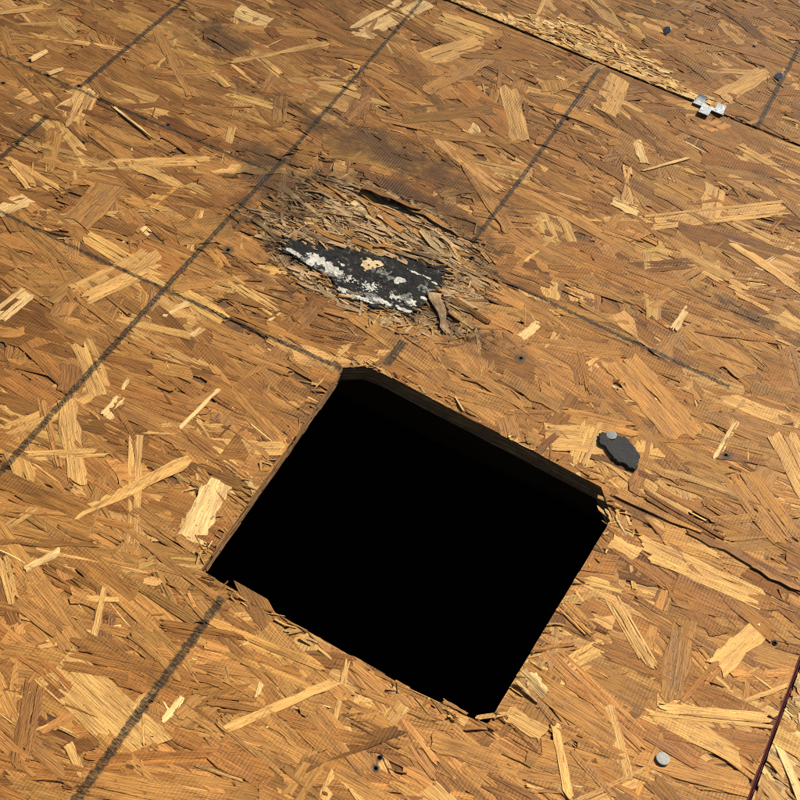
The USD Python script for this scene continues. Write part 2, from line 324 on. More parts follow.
    for i in range(nr):
        a, b = k4 + i, k4 + (i + 1) % nr
        F += [(a, a + nr, b + nr), (a, b + nr, b)]
    return V, np.array(F)


def strips(n_, **kw):
    """Fills in defaults for a set of strips."""
    d = dict(kw); z0 = np.zeros(n_)
    for k, val in dict(z=0., tl=0., tw=0., bow=0., skew=0., th=.0007, bev=.00016, bend=0., stain=0., rough=.00005, edge_shade0=None, edge_shade1=None).items():
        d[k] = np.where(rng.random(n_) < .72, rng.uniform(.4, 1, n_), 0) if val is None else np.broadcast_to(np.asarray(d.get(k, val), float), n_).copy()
    d.setdefault('y0b', d['y0']); d.setdefault('y1b', d['y1'])
    d.setdefault('seed', rng.random(n_))
    return d


def split(cx, cy, ang, L, W, z, tl, tw, bow, tint, pmulti=.55, stain=0., skew=None, bend=0.):
    """Splits each strand along its grain into one to four strips with slightly different ends, heights and tones. Returns strips and the strand each belongs to."""
    rows, own = [], []
    n_ = len(cx)
    stain = np.broadcast_to(stain, n_); bend = np.broadcast_to(bend, n_)
    for i in range(n_):
        k = 1 if rng.random() > pmulti or W[i] < .005 else rng.integers(2, 5 if W[i] > .012 else 3)
        cut = np.sort(np.r_[-.5, (np.linspace(-.5, .5, k + 1)[1:-1] + rng.normal(0, .22 / k, k - 1)), .5]) * W[i]
        sk = rng.normal(0, .25) if skew is None else skew[i]
        sd = rng.random(); taper = rng.uniform(.72, 1.0) if rng.random() < .4 else 1.0
        for j in range(k):
            gapa, gapb = (rng.uniform(.0000, .0007), rng.uniform(-.0003, .0009)) if j < k - 1 else (0, 0)
            e0, e1 = (rng.exponential(.0045), rng.exponential(.0045)) if k > 1 else (0, 0)
            e0, e1 = min(e0, L[i] * .2), min(e1, L[i] * .2)
            ym = (cut[j] + cut[j + 1]) / 2 / (W[i] / 2)
            rows.append((cx[i], cy[i], ang[i], -L[i] / 2 + e0, L[i] / 2 - e1, cut[j], cut[j + 1] - gapa, cut[j] * taper, cut[j + 1] * taper - gapb,
                         z[i] + tw[i] * ym + (rng.normal(0, .00014) if k > 1 else 0), tl[i], tw[i] / k + rng.normal(0, .00007), bow[i], sk, *(tint[i] * rng.normal(1, .05 if k > 1 else 0)), sd + .003 * j, stain[i], bend[i]))
            own.append(i)
    a = np.array(rows).reshape(-1, 20)
    d = strips(len(a), cx=a[:, 0], cy=a[:, 1], ang=a[:, 2], x0=a[:, 3], x1=a[:, 4], y0=a[:, 5], y1=a[:, 6], y0b=a[:, 7], y1b=a[:, 8], z=a[:, 9], tl=a[:, 10], tw=a[:, 11], bow=a[:, 12], skew=a[:, 13],
               tint=np.abs(a[:, 14:17]), seed=a[:, 17], stain=a[:, 18], bend=a[:, 19])
    d['th'][:] = .0007
    return d, np.array(own, int)


def tones(n_, p):
    keys = list(p); pick = rng.choice(len(keys), n_, p=np.array(list(p.values())) / sum(p.values()))
    base = np.array([PALETTE[k] for k in keys])[pick]
    base = base * rng.lognormal(0, .13, (n_, 1)) * rng.normal(1, .022, (n_, 3))
    return np.clip(base, .01, .8)


# clipping -----------------------------------------------------------------
def halfplanes(poly, grow=0.0):
    """Inward normals and offsets of a convex counter-clockwise polygon: inside is n.p >= c."""
    a, b = poly, np.roll(poly, -1, 0); e = b - a; nrm = np.stack([-e[:, 1], e[:, 0]], 1); nrm /= np.linalg.norm(nrm, axis=1, keepdims=True)
    return nrm, (nrm * a).sum(1) - grow


def cut_poly(poly, n, c, keep_inside):
    """Sutherland-Hodgman of a list of vertex rows against one vertical plane."""
    s = poly[:, :2] @ n - c
    if not keep_inside:
        s = -s
    if (s >= 0).all():
        return poly
    if (s < 0).all():
        return None
    out = []
    for i in range(len(poly)):
        j = (i + 1) % len(poly)
        if s[i] >= 0:
            out.append(poly[i])
        if (s[i] >= 0) != (s[j] >= 0):
            out.append(poly[i] + (poly[j] - poly[i]) * (s[i] / (s[i] - s[j])))
    return np.array(out) if len(out) > 2 else None


def clip_mesh(V, F, keep=None, holes=()):
    """keep: (normals, offsets) of a convex area to stay inside; holes: several such areas to cut away."""
    tri = V[F]; todo = []
    xy = tri[:, :, :2]
    if keep is not None:
        s = xy @ keep[0].T - keep[1]
        if (s >= 0).all() and not holes:
            return V, F
    polys = [t for t in tri]
    if keep is not None:
        for n, c in zip(*keep):
            polys = [q for q in (cut_poly(p, n, c, True) for p in polys) if q is not None]
    for N, C in holes:
        new = []
        for p in polys:
            s = p[:, :2] @ N.T - C
            if (s <= 0).all(0).any():                                     # wholly beyond one side
                new.append(p); continue
            rest = p
            for n, c in zip(N, C):
                o = cut_poly(rest, n, c, False)
                if o is not None:
                    new.append(o)
                rest = cut_poly(rest, n, c, True)
                if rest is None:
                    break
        polys = new
    if not polys:
        return None, None
    VV, FF, at_ = [], [], 0
    for p in polys:
        VV.append(p); FF += [(at_, at_ + i, at_ + i + 1) for i in range(1, len(p) - 1)]; at_ += len(p)
    return np.vstack(VV), np.array(FF)


HN, HC = halfplanes(HOLE)
PITS = []
for x, y in NAIL_XY:
    a = np.arange(6) / 6 * 2 * math.pi
    PITS.append(halfplanes(np.c_[x + .0017 * np.cos(a), y + .0017 * np.sin(a)]))


def tidy(V, bounds, rag_edge, key, overhang=(.0, .0016)):
    """Which cuts a strip needs, from its outline: returns (keep, holes) or None if untouched, False if gone."""
    lo, hi = V[:, :2].min(0), V[:, :2].max(0)
    x0, x1, y0, y1 = bounds
    g = np.random.default_rng(key)
    keep = None
    if lo[0] < x0 + .002 or hi[0] > x1 - .002 or lo[1] < y0 + .002 or hi[1] > y1 - .002:
        j = np.abs(g.normal(0, rag_edge, 4))
        bx = np.array([[x0 + j[0], y0 + j[1]], [x1 - j[2], y0 + j[1]], [x1 - j[2], y1 - j[3]], [x0 + j[0], y1 - j[3]]])
        if hi[0] <= bx[0, 0] or lo[0] >= bx[1, 0] or hi[1] <= bx[0, 1] or lo[1] >= bx[2, 1]:
            return False
        keep = halfplanes(bx)
    holes = []
    s = V[:, :2] @ HN.T - HC
    if not (s <= -.0005).all(0).any():
        sh = g.uniform(*overhang, len(HC))
        if g.random() < .3:
            sh += np.where(HN[:, 1] > .8, g.exponential(.0022), 0)
        holes.append((HN, HC + sh))
    for N, C in PITS:
        if not ((V[:, :2] @ N.T - C) <= 0).all(0).any():
            holes.append((N, C))
    if keep is None and not holes:
        return None
    return keep, holes


# the three boards ---------------------------------------------------------
BOUNDS = [(END_X - 2.44, END_X, SEAM_Y - 1.22, SEAM_Y), (-1.74, .70, SEAM_Y + GAP, SEAM_Y + GAP + 1.22), (END_X + .0028, END_X + 2.4428, SEAM_Y - 1.22, SEAM_Y)]
LANDMARKS = [  # px ends, width px, tone
    ((638, 490), (738, 549), 8, 'd'), ((735, 552), (806, 592), 9, 'd'), ((655, 488), (770, 545), 7, 'b'), ((300, 10), (350, 40), 12, 'b'), ((90, 96), (150, 122), 9, 'd'),  # dark strips right of the hole stand in for a crevice's shade
    ((91, 166), (214, 160), 11, 'l'), ((162, 30), (194, 98), 18, 'm'), ((190, 53), (229, 88), 6, 'l'), ((229, 62), (330, 43), 5, 'l'), ((54, 14), (80, 38), 10, 'l'), ((236, 10), (270, 24), 13, 'c'), ((9, 160), (33, 188), 12, 'l'),
    ((-5, 213), (30, 197), 14, 'c'), ((118, 272), (158, 250), 20, 'l'), ((-3, 13), (45, 6), 6, 'l'), ((357, 37), (428, 2), 14, 'c'), ((350, 29), (402, 0), 6, 'c'), ((408, 66), (484, 40), 17, 'l'), ((424, 92), (492, 56), 13, 'm'), ((507, 85), (521, 143), 18, 'l'),
    ((465, 160), (512, 233), 13, 'm'), ((620, 77), (604, 113), 25, 'l'), ((720, 98), (768, 70), 16, 'l'), ((646, 223), (790, 207), 15, 'l'), ((608, 198), (642, 213), 11, 'c'), ((717, 184), (708, 220), 22, 'l'), ((744, 276), (796, 242), 6, 'c'),
    ((636, 138), (645, 165), 9, 'c'), ((-6, 320), (30, 290), 17, 'c'), ((75, 297), (160, 257), 26, 'l'), ((80, 338), (108, 410), 24, 'l'), ((100, 424), (126, 393), 13, 'c'), ((119, 396), (129, 378), 4, 'c'), ((179, 429), (220, 388), 4, 'c'),
    ((66, 398), (79, 487), 21, 'l'), ((136, 432), (134, 550), 14, 'l'), ((66, 519), (193, 459), 12, 'l'), ((22, 456), (116, 452), 11, 'l'), ((222, 480), (193, 543), 22, 'c'), ((207, 484), (182, 536), 9, 'c'), ((-8, 536), (38, 507), 8, 'l'), ((160, 316), (190, 302), 6, 'c'),
    ((188, 338), (206, 326), 6, 'c'), ((673, 331), (691, 302), 8, 'c'), ((714, 462), (741, 414), 7, 'c'), ((743, 281), (770, 262), 7, 'c'), ((545, 354), (559, 330), 8, 'l'), ((618, 358), (692, 442), 34, 'm'), ((735, 470), (792, 545), 34, 'm'),
    ((24, 570), (62, 550), 7, 'c'), ((84, 598), (120, 600), 6, 'l'), ((93, 642), (105, 586), 7, 'l'), ((62, 652), (225, 692), 34, 'b'), ((162, 722), (184, 697), 7, 'c'), ((134, 711), (161, 676), 10, 'l'), ((144, 746), (142, 712), 4, 'l'), ((2, 556), (15, 606), 12, 'l'),
    ((68, 743), (84, 778), 9, 'l'), ((75, 772), (262, 806), 40, 'm'), ((632, 542), (770, 603), 21, 'l'), ((610, 595), (656, 674), 15, 'l'), ((714, 670), (764, 624), 24, 'l'), ((744, 701), (790, 685), 5, 'l'), ((636, 708), (778, 722), 14, 'l'), ((607, 703), (628, 782), 14, 'l'),
    ((555, 722), (570, 800), 9, 'l'), ((545, 690), (622, 742), 23, 'm'), ((571, 750), (616, 799), 7, 'm'), ((222, 731), (341, 679), 9, 'l'), ((335, 722), (348, 659), 6, 'l'), ((528, 669), (546, 699), 12, 'c'), ((505, 712), (545, 735), 16, 'l'), ((388, 722), (404, 702), 17, 'l'),
    ((520, 338), (540, 322), 9, 'c'), ((497, 268), (476, 243), 6, 'l'), ((283, 60), (262, 92), 9, 'm'), ((610, 540), (640, 556), 14, 'l'), ((170, 290), (250, 275), 9, 'm'), ((40, 395), (60, 470), 10, 'm'), ((250, 700), (300, 745), 14, 'm'), ((430, 740), (520, 770), 22, 'm'),
    ((300, 660), (350, 700), 14, 'm'), ((560, 600), (600, 640), 16, 'm'), ((690, 560), (780, 640), 16, 'b'), ((550, 410), (640, 432), 14, 'm'), ((440, 385), (520, 410), 16, 'm')]

# cell map of what lies on top, 1 mm cells, for sizes in view and for laying things on the deck
MX0, MY0 = VIEW.min(0) - .03; MX1, MY1 = VIEW.max(0) + .03; CELL = .001
nxm, nym = int((MX1 - MX0) / CELL) + 1, int((MY1 - MY0) / CELL) + 1
ZMAP = np.full((nym, nxm), -.0014); IDMAP = np.full((nym, nxm), -1, np.int64)
yy, xx = np.mgrid[0:nym, 0:nxm]
SEEN = shapely.contains_xy(VIEWP, MX0 + (xx + .5) * CELL, MY0 + (yy + .5) * CELL)
HOLEP = Polygon(HOLE)
INHOLE = shapely.contains_xy(HOLEP, MX0 + (xx + .5) * CELL, MY0 + (yy + .5) * CELL)
DEPTHW = 1.0 / ((MY0 + (yy + .5) * CELL) ** 2 + .9)


def stamp(V, ident, nx, rows=6):
    """Marks the cells one strip covers with its height (mean plane) and its strand's number."""
    c = V[[0, rows - 1, rows * nx + rows - 1, rows * nx], :3]
    i0, i1 = np.floor((c[:, 0].min() - MX0) / CELL), np.ceil((c[:, 0].max() - MX0) / CELL); j0, j1 = np.floor((c[:, 1].min() - MY0) / CELL), np.ceil((c[:, 1].max() - MY0) / CELL)
    i0, i1, j0, j1 = int(max(i0, 0)), int(min(i1, nxm)), int(max(j0, 0)), int(min(j1, nym))
    if i0 >= i1 or j0 >= j1:
        return
    X, Y = MX0 + (np.arange(i0, i1) + .5)[None] * CELL, MY0 + (np.arange(j0, j1) + .5)[:, None] * CELL
    inside = np.ones((j1 - j0, i1 - i0), bool)
    for k in range(4):
        a, b = c[k], c[(k + 1) % 4]
        sgn = (b[0] - a[0]) * (Y - a[1]) - (b[1] - a[1]) * (X - a[0]); inside &= (sgn <= 0)
    if not inside.any():
        inside = np.ones((j1 - j0, i1 - i0), bool)
        for k in range(4):
            a, b = c[k], c[(k + 1) % 4]
            inside &= ((b[0] - a[0]) * (Y - a[1]) - (b[1] - a[1]) * (X - a[0]) >= 0)
    nz = np.cross(c[2] - c[0], c[1] - c[3]); m = c.mean(0)
    Z = m[2] - (nz[0] * (X - m[0]) + nz[1] * (Y - m[1])) / (nz[2] if abs(nz[2]) > 1e-12 else 1e-12)
    zz = ZMAP[j0:j1, i0:i1]; up = inside & (Z > zz)
    zz[up] = Z[up]; IDMAP[j0:j1, i0:i1][up] = ident


def height(x, y, r=.002):
    i, j, k = int((x - MX0) / CELL), int((y - MY0) / CELL), max(int(r / CELL), 1)
    return float(ZMAP[max(j - k, 0):j + k + 1, max(i - k, 0):i + k + 1].max())


def scatter(bounds, area, per_m2):
    x0, x1, y0, y1 = bounds
    ax0, ax1, ay0, ay1 = max(x0, area[0]), min(x1, area[1]), max(y0, area[2]), min(y1, area[3])
    if ax1 <= ax0 or ay1 <= ay0:
        return np.zeros((0, 2))
    n_ = int((ax1 - ax0) * (ay1 - ay0) * per_m2)
    return np.c_[rng.uniform(ax0, ax1, n_), rng.uniform(ay0, ay1, n_)]


NEAR = (VIEW[:, 0].min() - .07, VIEW[:, 0].max() + .07, VIEW[:, 1].min() - .07, VIEW[:, 1].max() + .07)
NEARP = VIEWP.buffer(.07)


def pit_r(x, y):
    return np.hypot((x - PIT_C[0]) / PIT_R[0], (y - PIT_C[1]) / PIT_R[1])


def lighter(x, y):
    """Strand tone factor: paler towards the near right end of the boards."""
    return np.clip(1.0 + .5 * (0.95 - y) + .36 * (x + .22), .68, 1.25)


collected = {0: [], 1: [], 2: []}          # per board: (id, V, F) of strips
strand_id = [0]


def touched(V, bounds):
    lo, hi = V[:, :, :2].min(1), V[:, :, :2].max(1); x0, x1, y0, y1 = bounds
    t = (lo[:, 0] < x0 + .002) | (hi[:, 0] > x1 - .002) | (lo[:, 1] < y0 + .002) | (hi[:, 1] > y1 - .002)
    a, b = HOLE.min(0) - .001, HOLE.max(0) + .001
    t |= (lo < b).all(1) & (hi > a).all(1)
    for p in NAIL_XY:
        t |= (lo < p + .002).all(1) & (hi > p - .002).all(1)
    return t


def lay(board, d, own, nx, rows=6, rag=.0007, overhang=(.0, .0006), put_map=True):
    V, F = slats(d, nx, rows)
    ids = own + strand_id[0]
    strand_id[0] += (own.max() + 1) if len(own) else 0
    near = touched(V, BOUNDS[board])
    for i in range(len(V)):
        v, f = V[i], F
        t = tidy(v, BOUNDS[board], rag, int(ids[i]), overhang) if near[i] else None
        if t is False:
            continue
        if put_map:
            stamp(v, ids[i], nx, rows)
        if t is not None:
            v, f = clip_mesh(v, F, *t)
            if v is None:
                continue
        collected[board].append((int(ids[i]), v, f))


def orientation(n_, wide=.3):
    a = rng.normal(0, math.radians(16), n_)
    m = rng.random(n_) < wide
    a[m] = rng.uniform(-math.pi / 2, math.pi / 2, m.sum())
    return a


for bd in range(3):
    # the mass of strands in and near the view
    xy = scatter(BOUNDS[bd], NEAR, 5200)
    xy = xy[shapely.contains_xy(NEARP, xy)] if len(xy) else xy
    pr = pit_r(xy[:, 0], xy[:, 1])
    n_ = len(xy)
    if n_:
        z = rng.uniform(-.0012, .0, n_); z[pr < 1.0] -= .0014
        L = np.clip(rng.lognormal(math.log(.075), .4, n_), .02, .16); W = np.clip(rng.lognormal(math.log(.0135), .5, n_), .0025, .036)
        ang = orientation(n_, .25)
        cross = np.abs(ang) > .6; L[cross] *= .75
        L[(pr < 1.5)] *= .6
        T = tones(n_, dict(d=.02, b=.44, m=.44, l=.10)) * lighter(xy[:, 0], xy[:, 1])[:, None]
        cross_sheen = cross & (rng.random(n_) < .35); T[cross_sheen] = tones(int(cross_sheen.sum()), dict(m=.35, l=.6, c=.05)) * lighter(xy[cross_sheen, 0], xy[cross_sheen, 1])[:, None]  # sheen of cross grain painted in as paler strand tones
        T[pr < 1] = tones(int((pr < 1).sum()), dict(g=.3, m=.2, w=.5))
        keep = ~((pr < .8) & (rng.random(n_) < .2))
        idx = np.nonzero(keep)[0]
        d, own = split(xy[idx, 0], xy[idx, 1], ang[idx], L[idx], W[idx], z[idx], rng.normal(0, .00018, len(idx)), rng.normal(0, .00015, len(idx)), rng.normal(0, .00011, len(idx)), T[idx],
                       bend=rng.normal(0, .0012, len(idx)) * (rng.random(len(idx)) < .35))
        d['rs'] = 10 + bd
        lay(bd, d, own, 7)
        # thin slivers and splinters lying in the face
        s_ = scatter(BOUNDS[bd], NEAR, 2600); s_ = s_[shapely.contains_xy(NEARP, s_)]; n2 = len(s_)
        ang = orientation(n2, .3); L = np.clip(rng.lognormal(math.log(.017), .55, n2), .005, .06); W = np.clip(rng.lognormal(math.log(.0016), .5, n2), .0006, .0045)
        T = tones(n2, dict(d=.14, b=.30, m=.26, l=.22, c=.08)) * lighter(s_[:, 0], s_[:, 1])[:, None]
        d, own = split(s_[:, 0], s_[:, 1], ang, L, W, rng.uniform(-.0007, .0000, n2) - .003 * (pit_r(s_[:, 0], s_[:, 1]) < .9), rng.normal(0, .0004, n2), rng.normal(0, .0001, n2), rng.normal(0, .0003, n2), T, pmulti=0, bend=rng.normal(0, .0012, n2) * np.clip(L / .045, 0, 1))
        d['rs'] = 20 + bd
        lay(bd, d, own, 4, 4)
    # broader strands out to the rest of the board
    xy = scatter(BOUNDS[bd], BOUNDS[bd], 1500)
    xy = xy[~shapely.contains_xy(VIEWP.buffer(.03), xy)]; n_ = len(xy)
    L = rng.uniform(.06, .15, n_); W = rng.uniform(.014, .034, n_)
    T = tones(n_, dict(d=.05, b=.43, m=.38, l=.12, c=.02)) * lighter(xy[:, 0], xy[:, 1])[:, None]
    d = strips(n_, cx=xy[:, 0], cy=xy[:, 1], ang=orientation(n_), x0=-L / 2, x1=L / 2, y0=-W / 2, y1=W / 2, z=rng.uniform(-.0012, .0, n_), tl=rng.normal(0, .0004, n_), tw=rng.normal(0, .0004, n_), skew=rng.normal(0, .2, n_), tint=T)
    d['rs'] = 30 + bd
    lay(bd, d, np.arange(n_), 2, 4, put_map=False)

# the strands, and strips of painted crevice shade, that stand out in the photograph
rows = {0: [], 1: [], 2: []}
for a, b, w, tone in LANDMARKS:
    A, B = at(*a)[:2], at(*b)[:2]; c = (A + B) / 2
    dirn = (B - A) / np.linalg.norm(B - A); perp = np.array([-dirn[1], dirn[0]])
    pa = np.array(a, float); pb = np.array(b, float); pm = (pa + pb) / 2; pd = (pb - pa) / np.linalg.norm(pb - pa); pn = np.array([-pd[1], pd[0]])
    w_m = abs((at(*(pm + pn * w / 2))[:2] - at(*(pm - pn * w / 2))[:2]) @ perp)
    bd = 1 if c[1] > SEAM_Y else 2 if c[0] > END_X else 0
    rows[bd].append((c[0], c[1], math.atan2(dirn[1], dirn[0]), np.linalg.norm(B - A), w_m, tone))
for bd, rs in rows.items():
    if rs:
        a = np.array([r[:5] for r in rs]); n_ = len(a)
        T = np.array([PALETTE[r[5]] for r in rs]) * rng.normal(1, .06, (n_, 1)) * lighter(a[:, 0], a[:, 1])[:, None] * 1.06
        d, own = split(a[:, 0], a[:, 1], a[:, 2], a[:, 3], a[:, 4], rng.uniform(.0000, .0003, n_), rng.normal(0, .0002, n_), rng.normal(0, .00015, n_), rng.normal(0, .0001, n_), T, pmulti=.45, skew=rng.normal(0, .15, n_))
        d['th'][:] = .0008; d['rs'] = 40 + bd
        lay(bd, d, own, 8)

# ------------------------------------------------------------------ boards: core, strands, edges
LABELS = ['weathered tan roof panel of pressed wood strands with the square hole cut in it', 'tan roof panel of pressed wood strands beyond the seam with the metal clip', 'pale splintered roof panel past the red edged joint at the lower right corner']
panels, frayed = [], {0: [], 1: [], 2: []}
for bd in range(3):
    p = thing('roof_panel', LABELS[bd], 'roof panel'); panels.append(p)
    x0, x1, y0, y1 = BOUNDS[bd]
    shape = sbox(x0, y0, x1, y1)
    if bd == 0:
        shape = shape.difference(HOLEP)
        for (x, y) in NAIL_XY:
            shape = shape.difference(Point(x, y).buffer(.0016, 4))
        a = np.linspace(0, 2 * math.pi, 40, endpoint=False)
        worn = Polygon(np.c_[PIT_C[0] + PIT_R[0] * .9 * np.cos(a) * (1 + .1 * np.sin(3 * a)), PIT_C[1] + PIT_R[1] * .9 * np.sin(a) * (1 + .1 * np.cos(4 * a))]).difference(HOLEP.buffer(.004))
        core = trimesh.util.concatenate([trimesh.creation.extrude_polygon(shape.difference(worn), THICK - .0014), trimesh.creation.extrude_polygon(worn, THICK - .0042)])
    else:
        core = trimesh.creation.extrude_polygon(shape, THICK - .0014)
    core.apply_translation((0, 0, -THICK))
    part('panel_core', core, CORE, p)

# red sealing paint on the short ends at the joint
for bd, x in ((0, END_X + .0006), (2, END_X + .0022)):
    b = trimesh.creation.box((.0011, 1.216, THICK - .0012)); b.apply_translation((x, SEAM_Y - .61, -.0016 - (THICK - .0012) / 2)); part('edge_seal', b, EDGE_RED, panels[bd])

# ------------------------------------------------------------------ frayed fibres: worn patch, seam, hole rim
def fibres(bd, xy, ang, L, W, z, T, lift=.0006, curl=.0008, rs=1, overhang=(.0, .0016), stain=0., bend=.0015, into=None):
    n_ = len(xy)
    d, own = split(xy[:, 0], xy[:, 1], ang, L, W, z, rng.normal(0, lift, n_), rng.normal(0, .0002, n_), rng.normal(0, curl, n_), T, pmulti=0, stain=stain, bend=rng.normal(0, bend, n_) * np.clip(L / .035, 0, 1))
    d['rs'] = rs; d['th'][:] = .00035; d['bev'][:] = .0001
    V, F = slats(d, 4, 4)
    out = frayed[bd] if into is None else into
    near = touched(V, BOUNDS[bd])
    for i in range(n_):
        t = tidy(V[i], BOUNDS[bd], .0004, rs * 100000 + i, overhang) if near[i] else None
        if t is False:
            continue
        v, f = (V[i], F) if t is None else clip_mesh(V[i], F, *t)
        if v is not None:
            stamp(V[i], 10**7, 4, 4)
            out.append((v, f))


n_ = 3600                                                        # the worn patch
th, rr = rng.uniform(0, 2 * math.pi, n_), np.sqrt(rng.random(n_)) * 1.0
xy = np.c_[PIT_C[0] + PIT_R[0] * rr * np.cos(th), PIT_C[1] + PIT_R[1] * rr * np.sin(th)]
fibres(0, xy, np.where(rng.random(n_) < .6, rng.normal(-.03, .24, n_), rng.normal(0, .7, n_)), np.clip(rng.lognormal(math.log(.015), .5, n_), .004, .045), np.clip(rng.lognormal(math.log(.0010), .8, n_), .0004, .007), rng.uniform(-.0022, -.0006, n_) + .0009 * rr,
       tones(n_, dict(g=.12, m=.16, w=.66, l=.06)), lift=.0004, curl=.0003, rs=51, stain=rng.uniform(0, .16, n_))
n_ = 150                                                         # longer peeling strips
th, rr = rng.uniform(0, 2 * math.pi, n_), np.sqrt(rng.random(n_)) * .95
xy = np.c_[PIT_C[0] + PIT_R[0] * rr * np.cos(th), PIT_C[1] + PIT_R[1] * rr * np.sin(th)]
xy = xy[~shapely.contains_xy(Polygon(P([(283, 240), (446, 265), (434, 300), (410, 317), (336, 294)])).buffer(.004), xy)]; n_ = len(xy)
fibres(0, xy, rng.normal(-.02, .22, n_), rng.uniform(.022, .06, n_), rng.uniform(.0018, .0065, n_), rng.uniform(-.0008, .0004, n_), tones(n_, dict(g=.15, m=.2, w=.65)), lift=.0012, curl=.0010, rs=58, stain=rng.uniform(0, .25, n_), bend=.004)
n_ = 190                                                         # crumbly lower lip of the patch
c = P([(372, 316), (470, 332)]); u = rng.random((n_, 1)); xy = c[0] * (1 - u) + c[1] * u + rng.normal(0, .007, (n_, 2))
fibres(0, xy, rng.normal(.9, .7, n_), rng.uniform(.005, .02, n_), rng.uniform(.0008, .003, n_), rng.uniform(-.001, .0006, n_), tones(n_, dict(m=.2, w=.4, l=.3, c=.1)), lift=.0006, rs=52)
n_ = 170                                                         # fibres that lap over the scrap's edges
rim_px = np.array([(283, 242), (310, 245), (337, 248), (394, 257), (446, 267), (444, 282), (430, 298), (410, 315), (370, 305), (336, 292), (319, 272), (284, 251), (283, 242)], float)
k_ = rng.integers(0, len(rim_px) - 1, n_); u = rng.random((n_, 1)); xy = P(rim_px[k_] * (1 - u) + rim_px[k_ + 1] * u) + rng.normal(0, .0022, (n_, 2))
fibres(0, xy, rng.normal(0, .35, n_), rng.uniform(.004, .016, n_), np.clip(rng.lognormal(math.log(.0012), .6, n_), .0005, .004), rng.uniform(-.0004, .0016, n_), tones(n_, dict(g=.3, w=.5, m=.2)), lift=.0006, rs=57)
n_ = 620                                                         # frayed margin beyond the seam
px = rng.uniform(430, 705, n_); t_ = (px - 430) / 275
wd = 5 + 26 * np.clip((px - 505) / 60, 0, 1) * np.clip((712 - px) / 90, .25, 1)
py = -6 + (px - 440) * .418 + 3 - wd * rng.random(n_)
xy = P(np.c_[px, py]); xy[:, 1] = np.maximum(xy[:, 1], SEAM_Y + GAP + .0012)
fibres(1, xy, rng.normal(-.03, .24, n_), np.clip(rng.lognormal(math.log(.017), .6, n_), .004, .06), np.clip(rng.lognormal(math.log(.0026), .65, n_), .0007, .009), rng.uniform(-.0006, .0006, n_), tones(n_, dict(m=.12, l=.45, c=.43)), lift=.0005, rs=53)
n_ = 190                                                         # pale splintered corner of the third board
px, py = rng.uniform(752, 830, n_), rng.uniform(655, 830, n_); xy = P(np.c_[px, py]); k = xy[:, 0] > END_X + .006; xy = xy[k]; n_ = len(xy)
fibres(2, xy, rng.normal(-.35, .3, n_) , np.clip(rng.lognormal(math.log(.034), .5, n_), .008, .08), np.clip(rng.lognormal(math.log(.0055), .6, n_), .0012, .016), rng.uniform(-.0005, .0008, n_), tones(n_, dict(m=.16, l=.42, c=.42)), lift=.0004, rs=54)
per = HOLEP.exterior                                             # rim of the hole
n_ = 420
dist = rng.random(n_) * per.length; pts = np.array([per.interpolate(t).coords[0] for t in dist]); cen = np.array(HOLEP.centroid.coords[0])
out_ = (pts - cen) / np.linalg.norm(pts - cen, axis=1, keepdims=True)
xy = pts + out_ * rng.uniform(-.0005, .009, (n_, 1))
fibres(0, xy, orientation(n_, .4), rng.uniform(.005, .022, n_), rng.uniform(.0005, .0022, n_), rng.uniform(-.0025, .0008, n_), tones(n_, dict(b=.25, m=.35, l=.3, c=.1)), rs=55, overhang=(.0, .0007))
broken = P([(604, 500), (618, 530)])                              # the broken far right corner of the hole
n_ = 26
u = rng.random((n_, 1)); xy = broken[0] * (1 - u) + broken[1] * u + rng.normal(0, .004, (n_, 2)) + np.array([.006, 0])
fibres(0, xy, rng.normal(-.2, .5, n_), rng.uniform(.008, .026, n_), rng.uniform(.0008, .0035, n_), rng.uniform(-.002, .0003, n_), tones(n_, dict(m=.4, l=.5, c=.1)), rs=56, overhang=(.002, .010))

# long splinters that reach over the hole's edge, and raised flakes
def flake(bd, a, b, w, tone, z, tl=0., bow=0., tw=0., bend=0., th=.0009, name='raised_flake', nx=6, stain=0., label=None):
    A, B = at(*a)[:2], at(*b)[:2]; L = np.linalg.norm(B - A)
    d = strips(1, cx=[(A + B)[0] / 2], cy=[(A + B)[1] / 2], ang=np.array([math.atan2(*(B - A)[::-1])]), x0=np.array([-L / 2]), x1=np.array([L / 2]), y0=np.array([-w / 2]), y1=np.array([w / 2]), y0b=np.array([-w * .28]), y1b=np.array([w * .3]),
               z=z, tl=tl, bow=bow, tw=tw, bend=bend, th=th, stain=stain, tint=np.array([PALETTE[tone]]))
    for k in ('cx', 'cy'):
        d[k] = np.array(d[k])
    d['rs'] = int(a[0]); V, F = slats(d, nx)
    rich(name, V[0], F, WOOD, panels[bd], label=label)
    stamp(V[0], 10**7, nx)


flake(0, (362, 188), (424, 212), .015, 'b', .0022, tl=-.0008, tw=-.0030, bow=-.0016, th=.0008, stain=.35, bend=.0025, label='brown lifted flake over a dark hollow above the tar scrap')
flake(0, (408, 205), (462, 236), .011, 'm', .0010, tl=-.0008, tw=-.0014, bow=-.0005, stain=.2, bend=-.002)
flake(0, (612, 491), (702, 533), .010, 'm', .0007, tl=.0001, tw=-.0009, bend=.001)
flake(0, (688, 527), (764, 570), .012, 'b', .0005, tw=-.0007, bend=-.002)
flake(0, (752, 563), (812, 596), .011, 'm', .0006, tw=-.0009, bend=.0015)
flake(0, (434, 294), (447, 334), .011, 'w', .0018, tl=-.0008, tw=-.0006, th=.0008)
flake(0, (448, 312), (474, 330), .006, 'l', .0022, tl=-.0012)
flake(0, (452, 300), (490, 324), .007, 'm', .0014, tw=.001, stain=.12)
flake(0, (475, 718), (520, 712), .004, 'l', .0004, tl=.0002)
flake(0, (442, 700), (468, 715), .0035, 'm', .0003)
